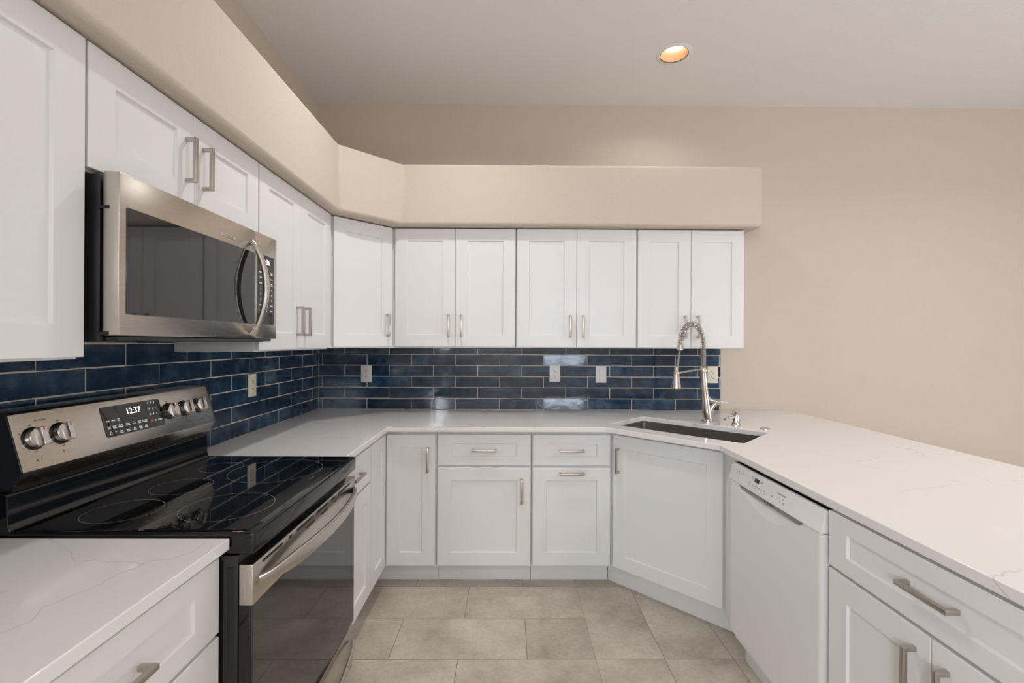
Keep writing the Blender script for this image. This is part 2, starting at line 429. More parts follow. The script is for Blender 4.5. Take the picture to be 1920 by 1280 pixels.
# angled corner cabinet
DA = Vector((-.9895, 2.6185)); DB = Vector((-.7175, 2.9095)); DW_ = (DB - DA).length
ang = math.degrees(math.atan2(DB.y - DA.y, DB.x - DA.x))
root = thing('wall_cabinet', 'angled single-door white wall cabinet in the corner', 'cabinet', (DA.x, DA.y, 0), ang, 'white wall cabinets')
bm = bm_()
inv = Matrix.Rotation(R(-ang), 4, 'Z') @ Matrix.Translation((-DA.x, -DA.y, 0))
nx, ny = -math.sin(R(ang)), math.cos(R(ang))
prism(bm, [(DA.x + nx * .0212, DA.y + ny * .0212), (DB.x + nx * .0212, DB.y + ny * .0212), (-.712, 2.935), (-.712, YB - .001), (XL + .001, YB - .001), (XL + .001, 2.611), (-1.006, 2.611)], 'z', UZ0 - .008, UZ1, 0, mtx=inv)
obj('body', bm, CAB, root)
front(root, 'door', .012, DW_ - .006, UZ0 - .001, UZ1 - .002, ('v', DW_ - .043, UZ0 + .062))
# along the sink wall
YU = 2.910; dB = YB - YU - .001
wall_cab('white two-door wall cabinet beside the angled corner cabinet', (-.711, YU, 0), 0, .7565, UZ0, UZ1, pair(.7565, UZ0, e=.004), dB)
wall_cab('middle white two-door wall cabinet on the sink wall, over the light switch', (.0465, YU, 0), 0, .7575, UZ0, UZ1, pair(.7575, UZ0, e=.006), dB)
wall_cab('narrower white two-door wall cabinet at the soffit end, behind the faucet', (.8045, YU, 0), 0, .6735, UZ0, UZ1, pair(.6735, UZ0, e=.004), dB)

def base_body(w, depth, toe=.10, ztop=.8855):
    bm = bm_()
    prism(bm, [(.0212, .113), (.0212, ztop), (depth, ztop), (depth, 0), (toe, 0), (toe, .113)], 'x', .0008, w - .0008)
    return bm
def base_cab(label, loc, rz, w, depth, fronts, toe=.10):
    root = thing('base_cabinet', label, 'cabinet', loc, rz, 'white base cabinets')
    obj('body', base_body(w, depth, toe), CAB, root)
    for f in fronts: front(root, *f)
    return root
BZ0, BZD, BZM, BZ1 = .1275, .6790, .6914, .864
XBL = -.685; dBL = XBL - XL - .001
base_cab('white base cabinet under the short counter in front of the stove', (XBL, .5125, 0), 90, .607, dBL,
         [('drawer', .004, .603, .692, .8690, ('h', .300, .776), None, .085, .051), ('drawer', .004, .603, .41, .683, ('h', .300, .60), None, .085, .06),
          ('drawer', .004, .603, BZ0, .402, ('h', .300, .32), None, .085, .06)])
base_cab('white base cabinet with one drawer between the stove and the inside corner', (XBL, 1.886, 0), 90, .458, dBL,
         [('drawer', .005, .452, BZM, .862, ('h', .205, .777)), ('door', .005, .452, BZ0, BZD, ('v', .047, .478))])
# corner cabinet with two hinged narrow doors
root = thing('base_cabinet', 'white corner base cabinet with two narrow doors meeting in a notch', 'cabinet', (-.685, 2.63, 0), 0, 'white base cabinets')
bm = bm_()
W = lambda *p: [(x + .685, y - 2.63) for x, y in p]
prism(bm, W((-.7062, 2.345), (-.7062, 2.6512), (-.4035, 2.6512), (-.4035, YB - .001), (XL + .001, YB - .001), (XL + .001, 2.345)), 'z', .113, .8855)
prism(bm, W((-.785, 2.345), (-.785, 2.73), (-.4035, 2.73), (-.4035, YB - .002), (XL + .002, YB - .002), (XL + .002, 2.345)), 'z', 0, .1135)
obj('body', bm, CAB, root)
front(root, 'door', .0015, .2755, BZ0, .863, ('v', .236, .655), None, .073)
front(root, 'door', -.2820, -.0035, BZ0, .863, None, Matrix.Rotation(R(90), 4, 'Z'), .073)
dBB = YB - 2.63 - .001
base_cab('white base cabinet with one drawer over a wide door', (-.4025, 2.63, 0), 0, .536, dBB,
         [('drawer', .008, .529, BZM, BZ1, ('h', .2685, .7775)), ('door', .008, .529, BZ0, BZD, ('v', .4815, .480))])
base_cab('white base cabinet with a drawer over a pull-out front, both with horizontal handles', (.1345, 2.63, 0), 0, .452, dBB,
         [('drawer', .0065, .444, BZM, BZ1, ('h', .2245, .7765)), ('door', .0065, .444, BZ0, BZD, ('h', .2265, .6485))])
# sink cabinet across the corner
SA = Vector((.589, 2.624))
root = thing('base_cabinet', 'white single-door sink base cabinet set diagonally under the sink', 'cabinet', (SA.x, SA.y, 0), -45, 'white base cabinets')
inv = Matrix.Rotation(R(45), 4, 'Z') @ Matrix.Translation((-SA.x, -SA.y, 0))
bm = bm_()
prism(bm, [(.5885, 2.6550), (1.0305, 2.2130), (1.0305, 2.046), (1.60, 2.046), (1.60, YB - .001), (.5885, YB - .001)], 'z', .113, .8855, 0, mtx=inv, caps=(True, False))
prism(bm, [(.5885, 2.7265), (1.098, 2.217), (1.098, 2.048), (1.59, 2.048), (1.59, YB - .002), (.5885, YB - .002)], 'z', 0, .1135, 0, mtx=inv)
obj('body', bm, CAB, root)
front(root, 'door', .004, .602, BZ0, BZ1 + .004, ('v', .040, .660))
# peninsula cabinet
base_cab('white base cabinet on the peninsula with a wide drawer over two doors', (.984, 1.4270, 0), -90, .70, .60,
         [('drawer', .003, .697, .7108, .8756, ('h', .352, .800), None, .075, .048), ('door', .003, .3487, BZ0, .7010, ('v', .307, .518)), ('door', .3513, .697, BZ0, .7010, ('v', .392, .518))])

# ------------------------------------------------------------------ countertops
CT0, CT1 = .8862, .914
def sd(s, d): return ((s + d) / 2, (s - d) / 2)
def loop_round(pts, r, n=4):
    out = []; m = len(pts)
    for i in range(m):
        p, a, b = Vector(pts[i]), Vector(pts[i - 1]), Vector(pts[(i + 1) % m])
        u, v = (a - p).normalized(), (b - p).normalized(); p0, p1 = p + u * r, p + v * r
        for k in range(n + 1):
            t = k / n; q = p0 * (1 - t) ** 2 + p * 2 * t * (1 - t) + p1 * t * t; out.append((q.x, q.y))
    return out
cut = loop_round([sd(3.295, -2.114), sd(3.295, -1.078), sd(3.836, -1.078), sd(3.836, -2.114)], .012)
bm = bm_()
plan_with_hole(bm, [(XL + .001, 1.8845), (-.6625, 1.8845), (-.6625, 2.587), (.543, 2.587), (.9785, 2.1515), (.9785, .72), (1.975, .72), (1.975, YB - .001), (XL + .001, YB - .001)], [cut], CT0, CT1)
ct = obj('countertop', bm, QUARTZ)
tag(ct, 'white veined quartz countertop running around the corner and along the peninsula', 'countertop')
bm = bm_(); prism(bm, [(XL + .001, .45), (-.6640, .45), (-.6640, 1.1220), (XL + .001, 1.1220)], 'z', CT0, CT1)
c2 = obj('countertop', bm, QUARTZ); tag(c2, 'short white quartz countertop in front of the stove', 'countertop')
for o in (ct, c2):
    mod = o.modifiers.new('edge', 'BEVEL'); mod.width = .0025; mod.segments = 2; mod.limit_method = 'ANGLE'; mod.angle_limit = R(30)

# ------------------------------------------------------------------ sink
sk = thing('sink', 'stainless undermount sink set diagonally in the corner counter', 'sink', (*sd(3.5655, -1.596), .66))
sx_, sy_ = sd(3.5655, -1.596)
def local(loop, z): return [(x - sx_, y - sy_, z - .66) for x, y in loop]
outer = loop_round([sd(3.282, -2.127), sd(3.282, -1.065), sd(3.849, -1.065), sd(3.849, -2.127)], .03)
inner = loop_round([sd(3.296, -2.113), sd(3.296, -1.079), sd(3.835, -1.079), sd(3.835, -2.113)], .022)
low = loop_round([sd(3.30, -2.109), sd(3.30, -1.083), sd(3.831, -1.083), sd(3.831, -2.109)], .022)
bot = loop_round([sd(3.32, -2.085), sd(3.32, -1.105), sd(3.811, -1.105), sd(3.811, -2.085)], .03)
bm = bm_(); rings = []
for lp, z in ((outer, .8855), (inner, .8855), (low, .70), (bot, .672)):
    rings.append([bm.verts.new(p) for p in local(lp, z)])
for a, b in zip(rings, rings[1:]):
    for i in range(len(a)): bm.faces.new((a[i], a[(i + 1) % len(a)], b[(i + 1) % len(a)], b[i]))
bm.faces.new(rings[-1]); bmesh.ops.recalc_face_normals(bm, faces=bm.faces)
ob = obj('bowl', bm, SINKM, sk)
bm = bm_(); lathe(bm, [(.045, 0), (.043, .003), (.030, .002), (.0, .0)], 28, Matrix.Translation((0, 0, .0125)))
obj('drain', bm, FAUCET, sk)

# ------------------------------------------------------------------ faucet
FX, FY = 1.196, 2.79
fa = thing('faucet', 'tall brushed nickel spring faucet with a pull-down spray head', 'faucet', (FX, FY, CT1))
dx, dy = -math.cos(R(32)), -math.sin(R(32))
bm = bm_()
lathe(bm, [(.034, 0), (.034, .004), (.031, .008), (.0, .008)], 32)
# column, leaning a little towards the sink
sweep(bm, [(0, 0, .004), (-.003, 0, .03), (-.008, 0, .08), (-.016, 0, .15), (-.024, 0, .23), (-.028, 0, .31)], circ(.0205, 24), (0, 1, 0), [1.35, 1.3, 1.2, 1.08, .98, .9])
# branch that carries the lever
sweep(bm, [(.014, 0, .006), (.016, -.002, .04), (.019, -.004, .07), (.030, -.006, .098), (.052, -.008, .113), (.072, -.010, .118)], circ(.0150, 16), (0, 1, 0), [1.05, 1, 1, 1.0, .95, .85])
sweep(bm, [(-.012, 0, .19), (-.004, 0, .150), (.012, -.003, .128), (.036, -.006, .120), (.068, -.009, .119)], circ(.012, 16), (0, 1, 0), [.7, 1, 1.05, 1, .85])
obj('column', bm, FAUCET, fa)
bm = bm_(); lathe(bm, [(0, 0), (.0135, 0), (.0145, .006), (.0125, .012), (0, .012)], 20, Matrix.Translation((.070, -.0095, .1185)) @ Matrix.Rotation(R(90), 4, 'Y'))
sweep(bm, [(.078, -.010, .118), (.100, -.012, .116), (.118, -.013, .115)], rrect(.012, .007, .003, 3), (0, 0, 1))
obj('lever', bm, CHROME, fa, 'bright chrome lever')
bm = bm_(); lathe(bm, [(0, 0), (.0215, 0), (.0225, .004), (.0225, .024), (.020, .028), (0, .028)], 28, Matrix.Translation((-.0275, 0, .296)))
obj('collar', bm, FAUCET, fa)
# hose path: up from the column, over the arch and down to the spray head
reach, top = .245, .578
def hose(t):
    """t 0..1 over rise, arch and drop"""
    if t < .36: return Vector((-.028, 0, .32 + (t / .36) * (.455 - .32)))
    a = (t - .36) / .64 * math.pi
    r = .105
    u = r - r * math.cos(a); h = .455 + math.sin(a) * .127
    return Vector((-.028 + dx * u, dy * u, h))
pth = [hose(i / 60) for i in range(61)]
end = pth[-1]; head = Vector((-.028 + dx * reach, dy * reach, .285))
low_ = [end.lerp(head, i / 12) + Vector((0, 0, 0)) for i in range(1, 13)]
bm = bm_(); sweep(bm, pth + low_, circ(.0060, 10), (1, 0, 0)); obj('hose', bm, HOSE, fa, 'dull grey hose')
def coil(pts, rad, wire, pitch0, pitch1, seg=14):
    L = [0]
    for a, b in zip(pts, pts[1:]): L.append(L[-1] + (b - a).length)
    out = []; s = 0; ph = 0; up = Vector((.3, 1, 0))
    def at(s):
        for i in range(len(L) - 1):
            if L[i + 1] >= s or i == len(L) - 2:
                k = (s - L[i]) / (L[i + 1] - L[i]); return pts[i].lerp(pts[i + 1], k), (pts[i + 1] - pts[i]).normalized()
    while s < L[-1]:
        p, T = at(s); u = (up - T * up.dot(T)).normalized(); v = T.cross(u); up = u
        out.append(p + (u * math.cos(ph) + v * math.sin(ph)) * rad)
        ph += 2 * math.pi / seg; s += (pitch0 + (pitch1 - pitch0) * min(1, s / L[-1])) / seg
    bm = bm_(); sweep(bm, out, circ(wire, 6), (0, 0, 1)); return bm
fine = [hose(i / 300) for i in range(301)]
cutk = int(300 * .30)
obj('spring', coil(fine[:cutk + 1], .0150, .0023, .0062, .0062), FAUCET, fa)
obj('spring', coil(fine[cutk:], .0146, .0023, .0128, .0128), FAUCET, fa)
T = (pth[-1] - pth[-2]).normalized(); q = Vector((0, 0, 1)).rotation_difference(T).to_matrix().to_4x4()
bm = bm_(); lathe(bm, [(0, -.004), (.0165, -.004), (.0185, 0), (.0185, .010), (.016, .013), (.0175, .016), (.0175, .024), (.012, .029), (0, .029)], 24, Matrix.Translation(end) @ q)
obj('spring_end', bm, FAUCET, fa)
bm = bm_()
lathe(bm, [(0, .075), (.010, .075), (.012, .070), (.012, .052), (.0155, .046), (.0175, .038), (.020, .010), (.0265, -.040), (.0275, -.046), (.026, -.049), (.012, -.052), (0, -.052)], 32, Matrix.Translation((head.x, head.y, .258)))
obj('spray_head', bm, FAUCET, fa)
bm = bm_(); sweep(bm, [(-.040, dy * .012, .313), (head.x * .5 - .02, head.y * .5, .306), (head.x + .015, head.y + .008, .298)], circ(.0058, 12), (0, 0, 1))
lathe(bm, [(.0135, 0), (.0175, 0), (.0175, .013), (.0135, .013), (.0135, 0)], 28, Matrix.Translation((head.x, head.y, .289)))
obj('docking_arm', bm, FAUCET, fa)

# soap dispenser and hole cover
so = thing('dispenser', 'small nickel dispenser with a curved spout beside the faucet', 'dispenser', (1.307, 2.668, CT1))
bm = bm_(); lathe(bm, [(.026, 0), (.026, .004), (.020, .012), (.0165, .020), (.0165, .062), (.0135, .066), (0, .066)], 28); obj('body', bm, FAUCET, so)
bm = bm_(); sweep(bm, [(-.010, -.004, .048), (-.040, -.018, .049), (-.065, -.030, .046), (-.082, -.038, .039)], circ(.0058, 12), (0, 0, 1), [1.1, 1, .95, 1.15]); obj('spout', bm, FAUCET, so)
bm = bm_(); lathe(bm, [(0, .066), (.011, .066), (.012, .071), (.0185, .074), (.020, .078), (.017, .082), (0, .083)], 28); obj('pump_cap', bm, FAUCET, so)
bm = bm_(); sweep(bm, [(-.010, -.004, .063), (-.028, -.012, .066)], circ(.0032, 8)); obj('lever', bm, FAUCET, so)
bm = bm_(); lathe(bm, [(.010, 0), (.010, .004), (.006, .007), (.006, .030), (.007, .032), (0, .034)], 16, Matrix.Translation((.031, .006, .003))); box(bm, .010, .031, .001, .008, .004, .010); obj('side_tube', bm, CHROME, so, 'bright chrome side tube')
bm = bm_(); lathe(bm, [(0, 0), (.0265, 0), (.0265, .003), (.022, .006), (.010, .0065), (0, .0065)], 32)
o = obj('hole_cover', bm, FAUCET); o.location = (1.414, 2.556, CT1); tag(o, 'flat round nickel cap lying on the counter near the sink corner', 'cover')

# ------------------------------------------------------------------ outlets and switch
def plate(name, label, cat, loc, rz, m, kind, group=None):
    root = thing(name, label, cat, loc, rz, group)
    bm = bm_(); box(bm, -.0373, .0373, -.006, 0, -.0585, .0585, .0022, 2); obj('cover_plate', bm, m, root)
    screw = lambda y, z: lathe_(root, [(.003, 0), (.003, .0008), (0, .001)], y, z, 'screw', m)
    if kind == 'switch':
        bm = bm_(); prism(bm, [(-.0066, .034), (-.0105, .032), (-.0062, -.034), (-.004, -.034), (-.004, .034)], 'x', -.0165, .0165, .0006, 1); obj('rocker', bm, m, root)
        for z in (-.0465, .0465): screw(-.006, z)
        return root
    if kind == 'gfci':
        bm = bm_(); box(bm, -.0165, .0165, -.0088, -.004, -.0335, .0335, .001, 1); rc = obj('receptacle', bm, m, root)
        recs = [(rc, .0195), (rc, -.0195)]
        for z in (.0045, -.0045):
            bm = bm_(); box(bm, -.008, .008, -.0102, -.008, z - .003, z + .003, .0006, 1); obj('button', bm, m, rc)
    else:
        recs = []
        for z in (.0195, -.0195):
            bm = bm_(); prism(bm, [(x, z + v) for x, v in rrect(.034, .029, .0105, 5)], 'y', -.0085, -.004)
            recs.append((obj('receptacle', bm, m, root), z))
        screw(-.006, 0)
    f = -.0092 if kind == 'gfci' else -.0088
    for rc, z in recs:
        bm = bm_(); box(bm, -.0078, -.0054, f, f + .002, z - .001, z + .0085); obj('slot', bm, SLOT, rc)
        bm = bm_(); box(bm, .0054, .0075, f, f + .002, z - .001, z + .007); obj('slot', bm, SLOT, rc)
        bm = bm_(); lathe(bm, [(.0027, 0), (.0027, .0012), (0, .0012)], 12, Matrix.Translation((0, f + .0012, z - .0075)) @ Matrix.Rotation(R(90), 4, 'X')); obj('ground_hole', bm, SLOT, rc)
    return root
def lathe_(root, prof, y, z, name, m):
    bm = bm_(); lathe(bm, prof, 12, Matrix.Translation((0, y, z)) @ Matrix.Rotation(R(90), 4, 'X')); return obj(name, bm, m, root)
ZO = 1.163
plate('outlet', 'white outlet on the navy tiles in the corner beyond the stove', 'outlet', (-.987, YB - .0006, 1.1605), 0, WHITEP, 'duplex', 'wall outlets')
plate('outlet', 'white outlet beside the light switch on the sink wall', 'outlet', (.3255, YB - .0006, 1.168), 0, WHITEP, 'duplex', 'wall outlets')
plate('light_switch', 'white rocker light switch on the navy tiles', 'switch', (.648, YB - .0006, ZO), 0, WHITEP, 'switch')
plate('outlet', 'cream outlet behind the faucet at the end of the tiles', 'outlet', (1.4300, YB - .0006, ZO), 0, CREAM, 'duplex', 'wall outlets')
plate('outlet', 'cream outlet on the stove wall above the counter', 'outlet', (XL + .0006, 2.411, 1.158), 90, CREAM, 'gfci', 'wall outlets')

# ------------------------------------------------------------------ stove
RW = .752
st = thing('stove', 'freestanding electric stove with black glass top and steel trim', 'stove', (-.615, 1.1275, 0), 90)
def slant(u, v, n=0): return (u, .552 + .2766 * v - .961 * n, 1.064 + .961 * v + .2766 * n)
SL = Matrix(((1, 0, 0, 0), (0, .2766, -.961, .552), (0, .961, .2766, 1.064), (0, 0, 0, 1)))   # columns u, v, n
bm = bm_()
box(bm, .002, RW - .002, .034, .69, .07, .868, .003, 2)
for x in (-.0004,): box(bm, x, x + .004, .042, .058, .12, .84, .0015, 1); box(bm, x + .001, x + .004, .066, .080, .10, .855, .0015, 1)
box(bm, .03, RW - .03, .07, .66, .0, .075)
obj('body', bm, BLACKM, st)
bm = bm_()
box(bm, .0, RW, -.006, .59, .870, .9255, .009, 4)
# cove that rises from the cooktop to the backguard
prism(bm, [(.572, .918), (.580, .926), (.586, .940), (.588, 1.008), (.592, 1.014), (.70, 1.014), (.70, .90), (.572, .90)], 'x', .003, RW - .003, .002, 1)
obj('cooktop_frame', bm, BLACK, st)
bm = bm_(); prism(bm, [(x + RW / 2, y + .285) for x, y in rrect(RW - .030, .535, .012)], 'z', .9225, .9262, .0006, 1); obj('glass_top', bm, GLASS, st)
def annulus(cx, cy, r, w=.0012, z=.92625):
    bm = bm_(); n = 72; A = []; B = []
    for i in range(n):
        a = 2 * math.pi * i / n
        A.append(bm.verts.new((cx + (r - w) * math.cos(a), cy + (r - w) * math.sin(a), z))); B.append(bm.verts.new((cx + r * math.cos(a), cy + r * math.sin(a), z)))
    for i in range(n): bm.faces.new((A[i], B[i], B[(i + 1) % n], A[(i + 1) % n]))
    bmesh.ops.recalc_face_normals(bm, faces=bm.faces)
    return bm
for wy, wx, r in ((1.267, -1.035, .090), (1.304, -.776, .116), (1.480, -1.027, .085), (1.667, -.822, .152), (1.706, -1.040, .070)):
    obj('burner_ring', annulus(wy - 1.1275, -.615 - wx, r), RING, st)
bm = bm_(); text(bm, 'HOT SURFACE', .006, Matrix.Translation((RW - .30, .045, .92625)), .0002); obj('cooktop_print', bm, RING, st)
# control console
cp = bm_()
prism(cp, [(.574, 1.030), (.552, 1.064), (.592, 1.203), (.600, 1.208), (.675, 1.208), (.70, 1.190), (.70, 1.030)], 'x', .006, RW - .006, .0015, 2)
console = obj('control_panel', cp, STEEL, st, 'slanted brushed steel control panel')
bm = bm_()
bm.free()
for a, b in ((.0015, .006), (RW - .006, RW - .0015)):
    bm = bm_(); prism(bm, [(.576, 1.028), (.551, 1.064), (.591, 1.204), (.600, 1.2095), (.676, 1.2095), (.70, 1.192), (.70, 1.028)], 'x', a, b, .0008, 1)
    obj('end_cap', bm, BLACKM, console)
bm = bm_(); box(bm, .02, RW - .02, .592, .70, 1.010, 1.035); obj('vent_gap', bm, SLOT, console)
bm = bm_(); prism(bm, [(x + .368, y + .0810) for x, y in rrect(.233, .092, .008)], 'z', -.001, .0016, .0004, 1, SL); disp = obj('display', bm, GLASS, st)
bm = bm_(); text(bm, '12:37', .026, SL @ Matrix.Translation((.368, .102, .0017))); obj('clock_digits', bm, LEDW, disp)
bm = bm_()
def dt(s, u, v, sz=.0066): text(bm, s, sz, SL @ Matrix.Translation((u, v, .0017)), .0003)
for i, dgt in enumerate('123456789'): dt(dgt, .432 + (i % 3) * .0135, .118 - (i // 3) * .0195, .0088)
dt('0', .4475, .0565, .0088); dt('START', .4675, .0565, .0066)
for s, u in (('Bake', .268), ('Broil', .287), ('Air\nFry', .306)): dt(s, u, .083)
for s, u in (('Conv\nBake', .267), ('Conv\nRoast', .286), ('Quick\nPreheat', .3075), ('Timer\nOn/Off', .334), ('^\nHold', .358), ('Cook\nTime', .380), ('Convert\nConvect', .402)): dt(s, u, .063, .0056)
for s, u in (('Self\nClean', .305), ('Steam\nClean', .331), ('Set\nClock', .356), ('Delay\nStart', .380), ('Add\n1 Min', .402)): dt(s, u, .0445, .0056)
# lamp and padlock icons
def icon(pts, u, v, s=.0009):
    sweep(bm, [Vector((SL @ Vector((u + a, v + b, .0018)))) for a, b in pts], circ(s / 2, 4), (1, 0, 0))
obj('key_print', bm, WPRINT, disp); bm = bm_()
icon([(.0035 * math.cos(R(a)), .0035 * math.sin(R(a)) * 1.2) for a in range(-60, 241, 25)], .268, .0465); icon([(-.002, -.005), (.002, -.005)], .268, .0465); icon([(-.0018, -.0035), (-.0018, -.005)], .268, .0465)
obj('lamp_icon', bm, WPRINT, disp); bm = bm_()
icon([(-.0035, -.005), (.0035, -.005), (.0035, 0), (-.0035, 0), (-.0035, -.005)], .286, .0465); icon([(.0024 * math.cos(R(a)), .0035 * math.sin(R(a))) for a in range(0, 181, 30)], .286, .0465)
obj('lock_icon', bm, WPRINT, disp)
bm = bm_(); text(bm, 'OFF', .0080, SL @ Matrix.Translation((.4310, .0565, .0017)), .0003); obj('off_print', bm, LEDR, disp)
# knobs
KN = [(.050, .0775), (.121, .0775), (.517, .0775), (.5935, .0775), (.668, .0775)]
for k, (u, v) in enumerate(KN):
    base = SL @ Matrix.Translation((u, v, 0))
    bm = bm_(); lathe(bm, [(.029, 0), (.029, .002), (.0275, .003), (0, .003)], 36, base); 
    ring = bm
    bm = bm_(); lathe(bm, [(0, .003), (.0245, .003), (.0248, .006), (.0240, .017), (.0228, .0185), (0, .0165)], 40, base)
    r0 = .0234; hw = .0075; pts = []
    for s in (1, -1):
        a0 = math.asin(hw / r0)
        for i in range(9):
            a = (math.pi / 2 - a0) + (2 * a0) * i / 8
            pts.append((r0 * math.cos(a) * s, r0 * math.sin(a) * s))
    prism(bm, pts, 'z', .012, .0335, .0012, 2, base)
    kb = obj('knob', bm, SATIN, st, angle=22); obj('collar', ring, BLACK, kb)
    bm = bm_(); box(bm, -.0014, .0014, .013, .0232, .0320, .0340, 0, 1, base); obj('pointer_mark', bm, REDP, kb, 'red pointer mark')
bm = bm_()
def sq_icon(u, v, dot, w=.0058):
    for a, b in (((-w, -w * .8), (w, -w * .8)), ((w, -w * .8), (w, w * .8)), ((w, w * .8), (-w, w * .8)), ((-w, w * .8), (-w, -w * .8))):
        sweep(bm, [Vector(SL @ Vector((u + p[0], v + p[1], .0002))) for p in (a, b)], circ(.00035, 4), (1, 0, 0))
    if dot: lathe(bm, [(.0019, 0), (.0019, .0004), (0, .0004)], 10, SL @ Matrix.Translation((u + dot[0] * w, v + dot[1] * w * .8, 0)))
bm.free()
for (u, v), dot in zip(KN, ((-1, -1), (-1, 1), (0, 1), (1, 1), (1, -1))):
    bm = bm_()
    sq_icon(u + .002, .026, dot)
    for s, a in (('LO', 215), ('MED', 270), ('HI', 150), ('2', 240), ('6', 305)):
        text(bm, s, .0045, SL @ Matrix.Translation((u + .034 * math.cos(R(a)), v + .034 * math.sin(R(a)), .0003)), .0002)
    text(bm, 'OFF', .005, SL @ Matrix.Translation((u, v + .034, .0003)), .0002)
    obj('knob_legend', bm, DARKP, console)
bm = bm_(); text(bm, 'Hot Surface', .0062, SL @ Matrix.Translation((.078, .122, .0003)), .0002); obj('warning_print', bm, DARKP, console)
# oven door
bm = bm_(); box(bm, .004, RW - .004, .004, .034, .268, .748, .003, 2); door = obj('oven_door', bm, BLACK, st)
bm = bm_(); box(bm, .006, RW - .006, -.0005, .006, .272, .746, .001, 1); obj('door_glass', bm, DOORGLASS, door)
bm = bm_(); box(bm, .002, RW - .002, -.002, .032, .747, .846, .003, 2); trim = obj('door_trim', bm, STEEL, st, 'brushed steel band with vent slots')
bm = bm_(); prism(bm, [(y + .016, z + .796) for y, z in rrect(.007, .078, .0034)], 'x', .0008, .0035, .0006, 1); obj('side_rib', bm, STEEL, trim)
bm = bm_()
for a, b in ((.045, .150), (.185, .205), (.235, .345), (.375, .470), (.500, .530), (.565, .690)): prism(bm, [(x + (a + b) / 2, z + .8345) for x, z in rrect(b - a, .007, .0034)], 'y', -.0024, -.001)
for a, b in ((.30, .36), (.41, .47), (.535, .548)): prism(bm, [(x + (a + b) / 2, z + .8165) for x, z in rrect(b - a, .006, .0029)], 'y', -.0024, -.001)
obj('vent_slots', bm, SLOT, trim)
def bow(x0, x1, z, depth, h, t, n=28, flat=1.0):
    bm = bm_(); pts = []; sc = []
    for i in range(n + 1):
        k = i / n; pts.append((x0 + (x1 - x0) * k, -.004 - depth * (math.sin(math.pi * k) ** .62), z)); e = min(1, .55 + 2.5 * min(k, 1 - k)); sc.append((1, e))
    sweep(bm, pts, rrect(t, h, min(t, h) * .42, 4), (0, 0, 1), sc)
    return bm
obj('handle', bow(.022, RW - .022, .797, .054, .042, .014), STEEL, door)
# storage drawer
bm = bm_(); box(bm, .004, RW - .004, .004, .034, .088, .258, .004, 2); dr = obj('storage_drawer', bm, STEEL, st, 'brushed steel drawer front')
obj('handle', bow(.03, RW - .03, .205, .042, .026, .012), STEEL, dr)

# ------------------------------------------------------------------ microwave
MW = .753
mwv = thing('microwave', 'over-the-range microwave in steel with black glass window', 'microwave', (-.925, 1.1145, 0), 90)
MZ0, MZ1 = 1.396, 1.787
bm = bm_(); box(bm, .003, MW - .003, .048, .395, 1.381, 1.783, .003, 2); body = obj('body', bm, BLACKM, mwv)
bm = bm_(); box(bm, .012, MW - .012, .015, .30, 1.3835, 1.3955, .002, 1); obj('vent_grille', bm, BLACK, mwv)
bm = bm_(); box(bm, .0, .599, 0, .040, MZ0, MZ1, .003, 2); door = obj('door', bm, STEEL, mwv)
bm = bm_(); prism(bm, [(x + .305, z + 1.5775) for x, z in rrect(.570, .259, .004, 3)], 'y', -.0012, .004); obj('door_window', bm, DOORGLASS, door, 'dark glass window')
bm = bm_(); box(bm, .601, MW, 0, .040, MZ0, MZ1, .003, 2); pan = obj('control_panel', bm, STEEL, mwv)
bm = bm_(); prism(bm, [(x + .670, z + 1.579) for x, z in rrect(.118, .262, .006, 4)], 'y', -.0015, .004, .0004, 1); kp = obj('keypad', bm, GLASS, mwv)
bm = bm_(); text(bm, '12:36', .026, face_mtx(.667, -.0017, 1.684)); obj('clock_digits', bm, LEDW, kp)
ROWS = (('Popcorn', 'Potato', 'Soften\nMelt'), ('Cook', 'Defrost', 'Power'), ('Sensor', 'Reheat', 'Add\n30 sec'), ('1', '2', '3'), ('4', '5', '6'), ('7', '8', '9'), ('STOP', '0', 'START'), ('Light', 'Vent', 'Timer'))
for c in range(3):
    bm = bm_()
    for r, row in enumerate(ROWS):
        text(bm, row[c], .010 if row[c].isdigit() else .0062, face_mtx(.630 + c * .040, -.0017, 1.643 - r * .0205), .0003)
    obj('key_print', bm, WPRINT, kp)
bm = bm_()
pts = []; sc = []
for i in range(33):
    k = i / 32; pts.append((.572, -.003 - .050 * (math.sin(math.pi * k) ** .75), 1.742 - k * .335)); sc.append(1)
sweep(bm, pts, rrect(.016, .024, .006, 4), (1, 0, 0), sc); obj('handle', bm, STEEL, door)
bm = bm_(); box(bm, .395, .470, -.0012, .002, 1.7255, 1.7345, .0004, 1); bd = obj('badge', bm, plain('pale_badge', (.62, .58, .55), .3, 1), mwv)
bm = bm_(); sweep(bm, [(.412 + .0065 * i, -.0014, 1.7305 + .002 * math.sin(i * .9)) for i in range(8)], circ(.0007, 5), (0, 0, 1)); obj('badge_print', bm, DARKP, bd)
bm = bm_()
bm.free()
for z in (1.702, 1.402):
    bm = bm_(); box(bm, -.0006, .012, .022, .050, z - .005, z + .005, .0015, 1); obj('hinge', bm, BLACK, body)

# ------------------------------------------------------------------ dishwasher
DWW = .601
dw = thing('dishwasher', 'white built-in dishwasher in the peninsula beside the diagonal sink cabinet', 'dishwasher', (.972, 2.0405, 0), -90)
bm = bm_(); box(bm, .004, DWW - .004, .026, .57, .10, .866, .002, 1); box(bm, .01, DWW - .01, .07, .56, 0, .105); obj('body', bm, APPL, dw)
